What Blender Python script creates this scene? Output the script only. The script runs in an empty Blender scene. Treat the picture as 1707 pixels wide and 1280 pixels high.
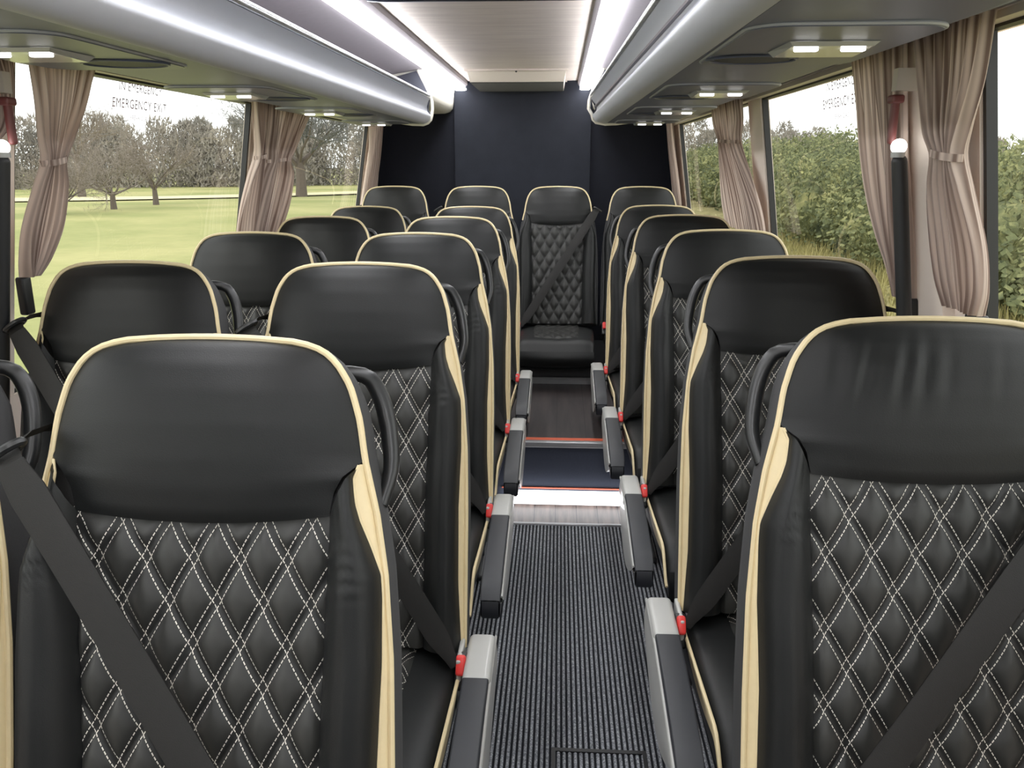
import bpy, math, random
from math import sin, cos, pi, sqrt, exp
from mathutils import Vector, Matrix, noise

random.seed(7)
scene = bpy.context.scene
COL = scene.collection

# ------------------------------------------------------------------ helpers
def clamp(x, a=0.0, b=1.0): return a if x < a else b if x > b else x
def sm(x, a, b):
    t = clamp((x-a)/(b-a)); return t*t*(3-2*t)
def lerp(a, b, t): return a+(b-a)*t
def interp(tab, x):
    if x <= tab[0][0]: return tab[0][1]
    for (x0, y0), (x1, y1) in zip(tab, tab[1:]):
        if x <= x1: return lerp(y0, y1, (x-x0)/(x1-x0))
    return tab[-1][1]
def smooth_interp(tab, x):
    """Catmull-like smooth table look-up"""
    if x <= tab[0][0]: return tab[0][1]
    n = len(tab)
    for i in range(n-1):
        x0, y0 = tab[i]; x1, y1 = tab[i+1]
        if x <= x1:
            m0 = (y1-tab[i-1][1])/(x1-tab[i-1][0]) if i > 0 else (y1-y0)/(x1-x0)
            m1 = (tab[i+2][1]-y0)/(tab[i+2][0]-x0) if i < n-2 else (y1-y0)/(x1-x0)
            h = x1-x0; t = (x-x0)/h
            return ((2*t**3-3*t*t+1)*y0+(t**3-2*t*t+t)*h*m0+(-2*t**3+3*t*t)*y1+(t**3-t*t)*h*m1)
    return tab[-1][1]

class MB:
    def __init__(s): s.v = []; s.f = []; s.uv = []
    def add(s, vs, fs, uv=None):
        o = len(s.v); s.v += [tuple(p) for p in vs]
        s.f += [tuple(i+o for i in q) for q in fs]
        s.uv += uv if uv else [(p[0], p[2]) for p in vs]
    def grid(s, fn, ni, nj, uvfn=None, wrapi=False, flip=False):
        vs, uv = [], []
        for j in range(nj+1):
            for i in range(ni+(0 if wrapi else 1)):
                p = fn(i/ni, j/nj); vs.append(p); uv.append(uvfn(i/ni, j/nj) if uvfn else (p[0], p[2]))
        w = ni if wrapi else ni+1
        fs = []
        for j in range(nj):
            for i in range(ni):
                a = j*w+i; b = j*w+(i+1) % w if wrapi else a+1
                q = (a, b, b+w, a+w) if not wrapi else (a, b, (j+1)*w+(i+1) % w, a+w)
                fs.append(q[::-1] if flip else q)
        s.add(vs, fs, uv)
    def box(s, x0, x1, y0, y1, z0, z1):
        vs = [(x, y, z) for z in (z0, z1) for y in (y0, y1) for x in (x0, x1)]
        s.add(vs, [(0, 2, 3, 1), (4, 5, 7, 6), (0, 1, 5, 4), (2, 6, 7, 3), (0, 4, 6, 2), (1, 3, 7, 5)])
    def hexa(s, b, t):
        """b, t: 4 bottom points and 4 top points in order"""
        s.add(list(b)+list(t), [(3, 2, 1, 0), (4, 5, 6, 7), (0, 1, 5, 4), (1, 2, 6, 5), (2, 3, 7, 6), (3, 0, 4, 7)])
    def rbox(s, c, size, r=.01, M=None, n=3):
        """rounded box as a super-ellipsoid-like cube sphere"""
        hx, hy, hz = (q/2 for q in size)
        r = min(r, hx, hy, hz)
        def pt(a, b, ax):
            # cube point
            q = [0, 0, 0]
            sgn = 1 if ax > 0 else -1; k = abs(ax)-1
            q[k] = sgn; q[(k+1) % 3] = a; q[(k+2) % 3] = b
            return q
        seq = [-1.0]+[-1+.999]*0
        h = (hx, hy, hz)
        for ax in (1, -1, 2, -2, 3, -3):
            k = abs(ax)-1
            def coords(m):
                L = h[m]
                return [-L+r*(1-cos(i/n*pi/2)) if False else -L+r*i/n for i in range(n+1)]+[L-r+r*i/n for i in range(n+1)]
            A = coords((k+1) % 3); B = coords((k+2) % 3)
            vs = []
            for bb in B:
                for aa in A:
                    q = [0, 0, 0]; q[k] = h[k]*(1 if ax > 0 else -1); q[(k+1) % 3] = aa; q[(k+2) % 3] = bb
                    core = [clamp(q[m], -(h[m]-r), h[m]-r) for m in range(3)]
                    d = Vector([q[m]-core[m] for m in range(3)])
                    if d.length > 1e-9: d = d.normalized()*r
                    p = Vector(core)+d
                    if M: p = M @ p
                    vs.append(tuple(p+Vector(c)))
            w = len(A); fs = []
            for j in range(len(B)-1):
                for i in range(w-1):
                    a = j*w+i; qd = (a, a+1, a+1+w, a+w)
                    fs.append(qd if ax > 0 else qd[::-1])
            s.add(vs, fs)
    def tube(s, pts, r, sides=8, caps=True, closed=False):
        P = [Vector(p) for p in pts]; n = len(P)
        up = None; vs = []
        for i, p in enumerate(P):
            a = P[(i-1) % n] if (closed or i > 0) else p; b = P[(i+1) % n] if (closed or i < n-1) else p
            t = (b-a).normalized()
            if up is None:
                up = Vector((0, 0, 1)) if abs(t.z) < .9 else Vector((1, 0, 0))
            nx = t.cross(up)
            if nx.length < 1e-6: nx = t.cross(Vector((0, 1, 0)))
            nx.normalize(); ny = nx.cross(t).normalized(); up = ny
            rr = r(i/(n-1)) if callable(r) else r
            for k in range(sides):
                an = 2*pi*k/sides
                vs.append(p+nx*cos(an)*rr+ny*sin(an)*rr)
        fs = []
        m = n if closed else n-1
        for i in range(m):
            for k in range(sides):
                a = i*sides+k; b = i*sides+(k+1) % sides
                c = ((i+1) % n)*sides+(k+1) % sides; d = ((i+1) % n)*sides+k
                fs.append((a, b, c, d))
        if caps and not closed:
            fs.append(tuple(range(sides))[::-1]); fs.append(tuple((n-1)*sides+k for k in range(sides)))
        s.add(vs, fs)
    def disc(s, c, nrm, r, sides=24, r2=None):
        c = Vector(c); n = Vector(nrm).normalized(); a = n.orthogonal().normalized(); b = n.cross(a)
        vs = [c+a*cos(2*pi*k/sides)*r+b*sin(2*pi*k/sides)*(r2 or r) for k in range(sides)]
        s.add(vs, [tuple(range(sides))])
    def sphere(s, c, r, nu=12, nv=8):
        rx, ry, rz = r if isinstance(r, tuple) else (r, r, r)
        s.grid(lambda u, v: (c[0]+rx*cos(2*pi*u)*sin(pi*v), c[1]+ry*sin(2*pi*u)*sin(pi*v), c[2]+rz*cos(pi*v)), nu, nv, wrapi=True)
    def extrude_profile(s, prof, y0, y1, closed=False, ny=1, capped=False):
        """prof(y) -> list of (x,z)"""
        rows = [prof(lerp(y0, y1, j/ny)) for j in range(ny+1)]
        n = len(rows[0]); vs = []
        for j, rw in enumerate(rows):
            y = lerp(y0, y1, j/ny)
            vs += [(x, y, z) for x, z in rw]
        fs = []
        for j in range(ny):
            for i in range(n if closed else n-1):
                a = j*n+i; b = j*n+(i+1) % n
                fs.append((a, b, b+n, a+n))
        if capped:
            fs.append(tuple(range(n))); fs.append(tuple(ny*n+i for i in range(n))[::-1])
        s.add(vs, fs)
    def build(s, name, mat, parent=None, smooth=True, angle=40):
        me = bpy.data.meshes.new(name)
        me.from_pydata(s.v, [], s.f); me.update()
        if len(s.uv) == len(s.v):
            ul = me.uv_layers.new(name='UVMap')
            for lp in me.loops: ul.data[lp.index].uv = s.uv[lp.vertex_index]
        if smooth:
            me.polygons.foreach_set('use_smooth', [True]*len(me.polygons))
            try: me.set_sharp_from_angle(angle=math.radians(angle))
            except Exception: pass
        me.materials.append(mat)
        o = bpy.data.objects.new(name, me); COL.objects.link(o)
        if parent: o.parent = parent
        return o

def tag(o, label=None, cat=None, group=None, kind=None):
    if label: o['label'] = label
    if cat: o['category'] = cat
    if group: o['group'] = group
    if kind: o['kind'] = kind
    return o
def empty(name, loc=(0, 0, 0), rz=0):
    o = bpy.data.objects.new(name, None); COL.objects.link(o)
    o.location = loc; o.rotation_euler = (0, 0, rz); o.empty_display_size = .1
    return o
def copy_tree(o, parent=None):
    c = o.copy(); COL.objects.link(c); c.parent = parent
    for ch in list(o.children): copy_tree(ch, c)
    return c

# ------------------------------------------------------------------ materials
def srgb(r, g, b):
    f = lambda c: (c/12.92 if c <= .04045 else ((c+.055)/1.055)**2.4)
    return (f(r/255), f(g/255), f(b/255), 1)
def new_mat(name):
    m = bpy.data.materials.new(name); m.use_nodes = True
    nt = m.node_tree; nt.nodes.clear()
    out = nt.nodes.new('ShaderNodeOutputMaterial')
    return m, nt, out
def N(nt, typ, **kw):
    n = nt.nodes.new(typ)
    for k, v in kw.items():
        if k == 'inp':
            for i, val in v.items(): n.inputs[i].default_value = val
        else: setattr(n, k, v)
    return n
def mat(name, col, rough=.5, metal=0, spec=.5, var=.08, vscale=30, bump=0, bscale=400, coat=0, bdist=.001, stretch=None, sheen=0):
    m, nt, out = new_mat(name)
    b = N(nt, 'ShaderNodeBsdfPrincipled')
    b.inputs['Roughness'].default_value = rough; b.inputs['Metallic'].default_value = metal
    b.inputs['Specular IOR Level'].default_value = spec
    b.inputs['Coat Weight'].default_value = coat
    b.inputs['Sheen Weight'].default_value = sheen
    tc = N(nt, 'ShaderNodeTexCoord')
    mp = N(nt, 'ShaderNodeMapping'); nt.links.new(tc.outputs['Object'], mp.inputs[0])
    if stretch: mp.inputs['Scale'].default_value = stretch
    no = N(nt, 'ShaderNodeTexNoise', inp={'Scale': vscale, 'Detail': 3}); nt.links.new(mp.outputs[0], no.inputs['Vector'])
    mx = N(nt, 'ShaderNodeMix', data_type='RGBA')
    mx.inputs[6].default_value = tuple(c*(1-var) for c in col[:3])+(1,); mx.inputs[7].default_value = tuple(min(1, c*(1+var)) for c in col[:3])+(1,)
    nt.links.new(no.outputs['Fac'], mx.inputs[0]); nt.links.new(mx.outputs[2], b.inputs['Base Color'])
    if bump:
        n2 = N(nt, 'ShaderNodeTexNoise', inp={'Scale': bscale, 'Detail': 2}); nt.links.new(mp.outputs[0], n2.inputs['Vector'])
        bp = N(nt, 'ShaderNodeBump', inp={'Strength': bump, 'Distance': bdist}); nt.links.new(n2.outputs['Fac'], bp.inputs['Height'])
        nt.links.new(bp.outputs[0], b.inputs['Normal'])
    nt.links.new(b.outputs[0], out.inputs[0])
    return m
def emit(name, col, strength):
    m, nt, out = new_mat(name)
    e = N(nt, 'ShaderNodeEmission'); e.inputs[0].default_value = col; e.inputs[1].default_value = strength
    nt.links.new(e.outputs[0], out.inputs[0]); return m

M = {}
M['leather'] = mat('leather_black', srgb(22, 23, 23), .46, spec=.26, var=.12, vscale=60, bump=.25, bscale=700, bdist=.0008)
M['cream'] = mat('leather_cream', srgb(226, 206, 160), .42, var=.06, vscale=80, bump=.12, bscale=500)
M['shell'] = mat('seat_back_fabric', srgb(50, 50, 51), .75, var=.12, vscale=300, bump=.3, bscale=900)
M['black'] = mat('plastic_black', srgb(22, 23, 24), .35, var=.05)
M['belt'] = mat('belt_webbing', srgb(29, 28, 27), .6, spec=.3, var=.1, vscale=120, bump=.3, bscale=900)
M['red'] = mat('buckle_red', srgb(226, 52, 48), .35, var=.03)
M['grey'] = mat('plastic_grey', srgb(176, 176, 172), .35, var=.04, coat=.3)
M['pad'] = mat('arm_pad_charcoal', srgb(32, 34, 39), .5, var=.08, bump=.15, bscale=600)
M['steel'] = mat('frame_steel', srgb(40, 41, 43), .4, metal=.3, var=.05)
M['beige'] = mat('pillar_beige', srgb(246, 230, 216), .6, var=.05, vscale=6)
M['rail'] = mat('window_rail_beige', srgb(214, 204, 192), .5, var=.05, vscale=6)
M['rubber'] = mat('rubber_black', srgb(24, 25, 27), .5, var=.05)
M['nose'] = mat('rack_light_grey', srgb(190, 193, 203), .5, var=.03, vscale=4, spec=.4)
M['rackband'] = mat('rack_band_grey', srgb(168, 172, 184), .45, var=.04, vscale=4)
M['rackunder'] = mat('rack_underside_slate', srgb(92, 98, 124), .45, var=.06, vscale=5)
M['service'] = mat('service_panel_slate', srgb(76, 82, 106), .4, var=.05, vscale=8)
M['chrome'] = mat('rail_aluminium', srgb(225, 226, 230), .25, metal=.8, var=.03)
M['shelf'] = mat('shelf_carpet', srgb(128, 122, 128), .85, var=.08, vscale=60)
M['white'] = mat('duct_white', srgb(232, 228, 216), .55, var=.03, vscale=5)
M['dark_divider'] = mat('divider_dark', srgb(60, 62, 74), .6, var=.05)
M['speaker'] = mat('speaker_dark', srgb(38, 41, 50), .6, var=.1, vscale=400, bump=.4, bscale=600)
M['lens'] = mat('lens_grey', srgb(190, 192, 190), .25, var=.03, coat=.5)
M['led'] = emit('led_strip', (.97, .98, 1, 1), 22)
M['led_floor'] = emit('led_step', (.96, .97, 1, 1), 4.5)
M['led_chip'] = emit('led_chip', (1, .98, .95, 1), 6)
M['orange'] = mat('nosing_orange', srgb(214, 92, 58), .5, var=.06)
M['alu'] = mat('nosing_aluminium', srgb(170, 170, 172), .35, metal=.5, var=.04)
M['hatch'] = mat('hatch_black', srgb(34, 38, 50), .3, var=.05)
M['hammer'] = mat('hammer_red', srgb(118, 62, 60), .4, var=.05)

# ceiling laminate
def ceiling_mat():
    m, nt, out = new_mat('ceiling_laminate')
    b = N(nt, 'ShaderNodeBsdfPrincipled', inp={'Roughness': .55})
    tc = N(nt, 'ShaderNodeTexCoord'); mp = N(nt, 'ShaderNodeMapping'); mp.inputs['Scale'].default_value = (1.2, 9, 1)
    no = N(nt, 'ShaderNodeTexNoise', inp={'Scale': 3, 'Detail': 6, 'Roughness': .6})
    cr = N(nt, 'ShaderNodeValToRGB')
    cr.color_ramp.elements[0].position = .3; cr.color_ramp.elements[0].color = srgb(206, 193, 185)
    cr.color_ramp.elements[1].position = .7; cr.color_ramp.elements[1].color = srgb(228, 217, 207)
    L = nt.links.new
    L(tc.outputs['Object'], mp.inputs[0]); L(mp.outputs[0], no.inputs['Vector']); L(no.outputs['Fac'], cr.inputs[0]); L(cr.outputs[0], b.inputs['Base Color']); L(b.outputs[0], out.inputs[0])
    return m
M['ceiling'] = ceiling_mat()

# carpet of the rear wall
M['wallcarpet'] = mat('wall_carpet_dark', srgb(33, 35, 42), .95, spec=.1, var=.18, vscale=14, bump=.4, bscale=260, sheen=.1)
M['wallcarpet2'] = mat('wall_carpet_darker', srgb(26, 27, 33), .95, spec=.1, var=.15, vscale=14, bump=.4, bscale=260)
M['risercarpet'] = mat('riser_carpet', srgb(60, 64, 76), .9, spec=.1, var=.12, vscale=120, bump=.4, bscale=400)

# quilted leather: double dashed stitching on diamonds, coordinates come from the UV map in metres
QW, QH, QU, QT, QD = .0575, .1015, -.012, .261, .098
def quilt_mat(name, stitch):
    m, nt, out = new_mat(name)
    L = nt.links.new
    def MT(op, a, b=None, c=None):
        n = N(nt, 'ShaderNodeMath', operation=op)
        for i, v in enumerate((a, b, c)):
            if v is None: continue
            if isinstance(v, (int, float)): n.inputs[i].default_value = v
            else: L(v, n.inputs[i])
        return n.outputs[0]
    uv = N(nt, 'ShaderNodeUVMap'); sx = N(nt, 'ShaderNodeSeparateXYZ'); L(uv.outputs[0], sx.inputs[0])
    u = MT('DIVIDE', MT('SUBTRACT', sx.outputs[0], QU), QW)
    t = MT('DIVIDE', MT('SUBTRACT', sx.outputs[1], QT), QH)
    a = MT('ADD', u, t); b = MT('SUBTRACT', u, t)
    def lines(p, q):
        d = MT('ABSOLUTE', MT('SUBTRACT', MT('FRACT', MT('ADD', p, .5)), .5))     # distance to the nearest seam
        e = MT('ABSOLUTE', MT('SUBTRACT', d, QD))
        on = MT('LESS_THAN', e, .0105)
        dash = MT('LESS_THAN', MT('FRACT', MT('MULTIPLY', q, 10.0)), .70)
        return MT('MULTIPLY', on, dash), d
    la, da = lines(a, b); lb, db = lines(b, a)
    st = MT('MAXIMUM', la, lb)
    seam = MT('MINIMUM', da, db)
    seam_shade = N(nt, 'ShaderNodeMapRange'); L(seam, seam_shade.inputs[0]); seam_shade.inputs[1].default_value = .03; seam_shade.inputs[2].default_value = .3
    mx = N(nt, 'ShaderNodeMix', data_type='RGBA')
    mx.inputs[6].default_value = srgb(26, 26, 26); mx.inputs[7].default_value = srgb(44, 44, 42)  # seam shade painted into the base colour, cell centres lighter
    L(seam_shade.outputs[0], mx.inputs[0])
    m2 = N(nt, 'ShaderNodeMix', data_type='RGBA'); m2.inputs[7].default_value = stitch
    L(st, m2.inputs[0]); L(mx.outputs[2], m2.inputs[6])
    bs = N(nt, 'ShaderNodeBsdfPrincipled', inp={'Roughness': .44, 'Specular IOR Level': .35})
    L(m2.outputs[2], bs.inputs['Base Color'])
    no = N(nt, 'ShaderNodeTexNoise', inp={'Scale': 700, 'Detail': 2}); tc = N(nt, 'ShaderNodeTexCoord'); L(tc.outputs['Object'], no.inputs['Vector'])
    h = MT('ADD', MT('MULTIPLY', no.outputs['Fac'], .3), MT('MULTIPLY', st, .8))
    bp = N(nt, 'ShaderNodeBump', inp={'Strength': .3, 'Distance': .001}); L(h, bp.inputs['Height']); L(bp.outputs[0], bs.inputs['Normal'])
    L(bs.outputs[0], out.inputs[0])
    return m
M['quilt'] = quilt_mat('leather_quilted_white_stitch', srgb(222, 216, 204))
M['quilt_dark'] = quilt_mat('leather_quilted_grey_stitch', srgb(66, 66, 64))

def ribbed_mat():
    m, nt, out = new_mat('ribbed_matting')
    L = nt.links.new
    b = N(nt, 'ShaderNodeBsdfPrincipled', inp={'Roughness': .9, 'Specular IOR Level': .2})
    tc = N(nt, 'ShaderNodeTexCoord')
    sx = N(nt, 'ShaderNodeSeparateXYZ'); L(tc.outputs['Object'], sx.inputs[0])
    wv = N(nt, 'ShaderNodeMath', operation='MULTIPLY'); L(sx.outputs[0], wv.inputs[0]); wv.inputs[1].default_value = 2*pi/.0142
    sn = N(nt, 'ShaderNodeMath', operation='SINE'); L(wv.outputs[0], sn.inputs[0])
    mr = N(nt, 'ShaderNodeMapRange'); L(sn.outputs[0], mr.inputs[0]); mr.inputs[1].default_value = -.55; mr.inputs[2].default_value = .5
    no = N(nt, 'ShaderNodeTexNoise', inp={'Scale': 210, 'Detail': 4, 'Roughness': .8}); L(tc.outputs['Object'], no.inputs['Vector'])
    cr = N(nt, 'ShaderNodeValToRGB')
    cr.color_ramp.elements[0].position = .40; cr.color_ramp.elements[0].color = srgb(92, 94, 100)
    cr.color_ramp.elements[1].position = .66; cr.color_ramp.elements[1].color = srgb(220, 222, 226)
    e = cr.color_ramp.elements.new(.56); e.color = srgb(158, 161, 168)
    L(no.outputs['Fac'], cr.inputs[0])
    mx = N(nt, 'ShaderNodeMix', data_type='RGBA'); mx.inputs[6].default_value = srgb(22, 23, 28)
    L(mr.outputs[0], mx.inputs[0]); L(cr.outputs[0], mx.inputs[7]); L(mx.outputs[2], b.inputs['Base Color'])
    L(b.outputs[0], out.inputs[0])
    return m
M['mat'] = ribbed_mat()

def plank_mat(name, c0, c1, w=.13):
    m, nt, out = new_mat(name)
    L = nt.links.new
    b = N(nt, 'ShaderNodeBsdfPrincipled', inp={'Roughness': .45})
    tc = N(nt, 'ShaderNodeTexCoord'); mp = N(nt, 'ShaderNodeMapping'); mp.inputs['Scale'].default_value = (14, 1.2, 1)
    no = N(nt, 'ShaderNodeTexNoise', inp={'Scale': 3, 'Detail': 6}); L(tc.outputs['Object'], mp.inputs[0]); L(mp.outputs[0], no.inputs['Vector'])
    cr = N(nt, 'ShaderNodeValToRGB'); cr.color_ramp.elements[0].position = .3; cr.color_ramp.elements[0].color = c0; cr.color_ramp.elements[1].position = .7; cr.color_ramp.elements[1].color = c1
    L(no.outputs['Fac'], cr.inputs[0])
    sx = N(nt, 'ShaderNodeSeparateXYZ'); L(tc.outputs['Object'], sx.inputs[0])
    d = N(nt, 'ShaderNodeMath', operation='DIVIDE'); L(sx.outputs[0], d.inputs[0]); d.inputs[1].default_value = w
    fr = N(nt, 'ShaderNodeMath', operation='FRACT'); L(d.outputs[0], fr.inputs[0])
    lt = N(nt, 'ShaderNodeMath', operation='LESS_THAN'); L(fr.outputs[0], lt.inputs[0]); lt.inputs[1].default_value = .035
    mx = N(nt, 'ShaderNodeMix', data_type='RGBA'); L(lt.outputs[0], mx.inputs[0]); L(cr.outputs[0], mx.inputs[6]); mx.inputs[7].default_value = srgb(25, 22, 22)
    L(mx.outputs[2], b.inputs['Base Color']); L(b.outputs[0], out.inputs[0])
    return m
M['wood_low'] = plank_mat('floor_wood_light', srgb(70, 60, 56), srgb(122, 106, 98), .09)
M['wood_high'] = plank_mat('floor_wood_dark', srgb(36, 32, 33), srgb(60, 53, 52), .13)

def glass_mat():
    m, nt, out = new_mat('window_glass')
    L = nt.links.new
    tr = N(nt, 'ShaderNodeBsdfTransparent'); tr.inputs[0].default_value = (.93, .95, .93, 1)
    gl = N(nt, 'ShaderNodeBsdfGlossy'); gl.inputs['Roughness'].default_value = .01
    lw = N(nt, 'ShaderNodeLayerWeight', inp={'Blend': .5})
    pw = N(nt, 'ShaderNodeMath', operation='POWER'); L(lw.outputs['Facing'], pw.inputs[0]); pw.inputs[1].default_value = 4.5
    fr = N(nt, 'ShaderNodeMath', operation='MULTIPLY_ADD'); L(pw.outputs[0], fr.inputs[0]); fr.inputs[1].default_value = .5; fr.inputs[2].default_value = .04
    mx = N(nt, 'ShaderNodeMixShader'); L(fr.outputs[0], mx.inputs[0]); L(tr.outputs[0], mx.inputs[1]); L(gl.outputs[0], mx.inputs[2]); L(mx.outputs[0], out.inputs[0])
    return m
M['glass'] = glass_mat()

def curtain_mat():
    m, nt, out = new_mat('curtain_striped_fabric')
    L = nt.links.new
    uv = N(nt, 'ShaderNodeUVMap'); sx = N(nt, 'ShaderNodeSeparateXYZ'); L(uv.outputs[0], sx.inputs[0])
    w = N(nt, 'ShaderNodeMath', operation='MULTIPLY'); L(sx.outputs[0], w.inputs[0]); w.inputs[1].default_value = 112
    s = N(nt, 'ShaderNodeMath', operation='SINE'); L(w.outputs[0], s.inputs[0])
    w2 = N(nt, 'ShaderNodeMath', operation='MULTIPLY'); L(sx.outputs[0], w2.inputs[0]); w2.inputs[1].default_value = 263
    s2 = N(nt, 'ShaderNodeMath', operation='SINE'); L(w2.outputs[0], s2.inputs[0])
    ad = N(nt, 'ShaderNodeMath', operation='ADD'); L(s.outputs[0], ad.inputs[0]); L(s2.outputs[0], ad.inputs[1])
    cr = N(nt, 'ShaderNodeMapRange'); L(ad.outputs[0], cr.inputs[0]); cr.inputs[1].default_value = -1.4; cr.inputs[2].default_value = 1.4
    mx = N(nt, 'ShaderNodeMix', data_type='RGBA'); L(cr.outputs[0], mx.inputs[0])
    mx.inputs[6].default_value = srgb(138, 116, 106); mx.inputs[7].default_value = srgb(232, 212, 198)
    b = N(nt, 'ShaderNodeBsdfPrincipled', inp={'Roughness': .85, 'Specular IOR Level': .2})
    t = N(nt, 'ShaderNodeBsdfTranslucent')
    L(mx.outputs[2], b.inputs['Base Color']); L(mx.outputs[2], t.inputs[0])
    ms = N(nt, 'ShaderNodeMixShader'); ms.inputs[0].default_value = .22
    L(b.outputs[0], ms.inputs[1]); L(t.outputs[0], ms.inputs[2]); L(ms.outputs[0], out.inputs[0])
    return m
M['curtain'] = curtain_mat()

# ------------------------------------------------------------------ bus body
CX = -.235                       # centre line of the vehicle
def wx(side, z, inset=0):        # inner face of the leaning side walls
    if side == 'L': return -1.15+inset-.165*max(0, 1.67-z) if z > .9 else -1.15+inset-.165*.77
    return .70-inset+.15*max(0, 1.67-z) if z > .9 else .70-inset+.15*.77
def wall_slab(mb, side, y0, y1, z0, z1, i0, i1):
    b = [(wx(side, z0, i0), y0, z0), (wx(side, z0, i1), y0, z0), (wx(side, z0, i1), y1, z0), (wx(side, z0, i0), y1, z0)]
    t = [(wx(side, z1, i0), y0, z1), (wx(side, z1, i1), y0, z1), (wx(side, z1, i1), y1, z1), (wx(side, z1, i0), y1, z1)]
    mb.hexa(b, t)

YF, YR = -.9, 5.36
SILL, HEAD = .93, 1.668
wins = {'L': [(-.85, 1.40), (1.78, 3.17), (3.31, 5.10)], 'R': [(-.85, 1.51), (1.86, 3.06), (3.25, 5.10)]}
trim_i = 0
win_i = 0
for side, nm in (('L', 'left'), ('R', 'right')):
    mb = MB()
    wall_slab(mb, side, YF, YR, -.05, SILL, -.06, .02)
    wall_slab(mb, side, YF, YR, HEAD, 1.98, -.06, .012)
    tag(mb.build('wall_'+nm, M['beige'], smooth=False), kind='structure')
    # pillars
    ys = [YF]+[v for w in wins[side] for v in w]+[YR]
    for a, b in zip(ys[0::2], ys[1::2]):
        mb = MB(); wall_slab(mb, side, a, b, SILL-.02, HEAD+.02, -.012, .018)
        if 1 < a < 1.6:   # front pillar: raised inner moulding
            wall_slab(mb, side, a+.1, b-.1, SILL-.02, HEAD+.0, .016, .04)
        trim_i += 1
        tag(mb.build('trim_%d' % trim_i, M['beige'], smooth=False), kind='structure')
    # rail along the window heads
    mb = MB()
    wall_slab(mb, side, YF, YR, HEAD-.006, 1.70, .01, .035)
    wall_slab(mb, side, YF, YR, HEAD+.006, HEAD+.012, .034, .040)
    trim_i += 1
    tag(mb.build('trim_%d' % trim_i, M['rail'], smooth=False), kind='structure')
    for k, (a, b) in enumerate(wins[side]):
        win_i += 1
        fr = MB()
        e = .011
        wall_slab(fr, side, a, b, HEAD-e, HEAD+.004, -.009, .010); wall_slab(fr, side, a, b, SILL-.004, SILL+e, -.009, .010)
        wall_slab(fr, side, a-.004, a+e, SILL, HEAD, -.009, .010); wall_slab(fr, side, b-e, b+.004, SILL, HEAD, -.009, .010)
        w = tag(fr.build('window_%d' % win_i, M['rubber'], smooth=False), kind='structure')
        g = MB()
        x0, x1 = wx(side, SILL, -.006), wx(side, HEAD, -.006)
        g.add([(x0, a, SILL), (x0, b, SILL), (x1, b, HEAD), (x1, a, HEAD)], [(0, 1, 2, 3)])
        g.build('pane', M['glass'], w, smooth=False)
        if k == 1:   # emergency exit lettering stuck to the middle panes
            zc = 1.600 if side == 'L' else 1.598
            yc = 2.36 if side == 'L' else 2.27
            tm = M.get('letter') or mat('letter_red_grey', srgb(150, 84, 84), .5, var=.2, vscale=60); M['letter'] = tm
            rows = (('EMERGENCY EXIT', .0, .031), ('IN EMERGENCY', .043, .028), ('BREAK GLASS', -.034, .015))
            for txt, dz, size in rows:
                cu = bpy.data.curves.new('sticker_lettering', 'FONT'); cu.body = txt; cu.size = size*1.12; cu.align_x = 'CENTER'; cu.align_y = 'CENTER'
                cu.space_character = 1.12; cu.materials.append(tm); cu.resolution_u = 3
                to = bpy.data.objects.new('sticker_lettering', cu); COL.objects.link(to)
                z = zc+dz
                slope = -.165 if side == 'L' else .15
                up = Vector((-slope if side == 'L' else -slope, 0, 1)).normalized()
                rt = Vector((0, 1, 0)) if side == 'L' else Vector((0, -1, 0))
                nr = rt.cross(up)
                Mx = Matrix((rt, up, nr)).transposed().to_4x4(); Mx.translation = Vector((wx(side, z, -.003), yc, z))
                to.matrix_world = Mx; to.parent = w
                to['label'] = 'faint red lettering on the glass'

# rear wall: carpet with a raised centre panel
mb = MB()
for z0, z1 in ((.0, .9), (.9, 1.67), (1.67, 2.0)):
    q = lambda z: [(wx('L', z, -.004), YR, z), (wx('R', z, -.004), YR, z), (wx('R', z, -.004), YR+.04, z), (wx('L', z, -.004), YR+.04, z)]
    mb.hexa(q(z0 if z0 != .9 else .901), q(z1))
tag(mb.build('wall_rear', M['wallcarpet2'], smooth=False), kind='structure')
mb = MB(); mb.box(-.655, .185, YR-.03, YR+.005, .3, 1.945)
trim_i += 1
tag(mb.build('trim_%d' % trim_i, M['wallcarpet'], smooth=False), kind='structure')

# unseen front bulkhead, added and kept mostly closed to limit light on the seats
mb = MB(); mb.box(-1.40, .95, YF-.06, YF, -.05, 1.22); mb.box(-1.40, .95, YF-.06, YF, 1.60, 1.99)
tag(mb.build('wall_front_blocker', M['wallcarpet2'], smooth=False), kind='structure')
# ceiling
mb = MB()
mb.box(-.60, .15, YF, YR+.02, 1.925, 1.96)
tag(mb.build('ceiling', M['ceiling'], smooth=False), kind='structure')
# roof liner coves between ceiling light strips and side walls
for side in ('L', 'R'):
    sg = 1 if side == 'L' else -1
    X = lambda d: CX-sg*d          # distance outward from the centre line
    mb = MB()
    mb.extrude_profile(lambda y: [(X(.335), 1.955), (X(.335), 1.905), (X(.345), 1.893), (X(.41), 1.893), (X(.425), 1.888), (X(.60), 1.86), (X(.78), 1.80), (X(.93), 1.71), (X(.93), 1.66), (X(.96), 1.66), (X(.96), 1.99), (X(.335), 1.99)], YF, YR, closed=True)
    trim_i += 1
    tag(mb.build('trim_%d' % trim_i, M['shelf'], smooth=True, angle=35), kind='structure')

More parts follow.
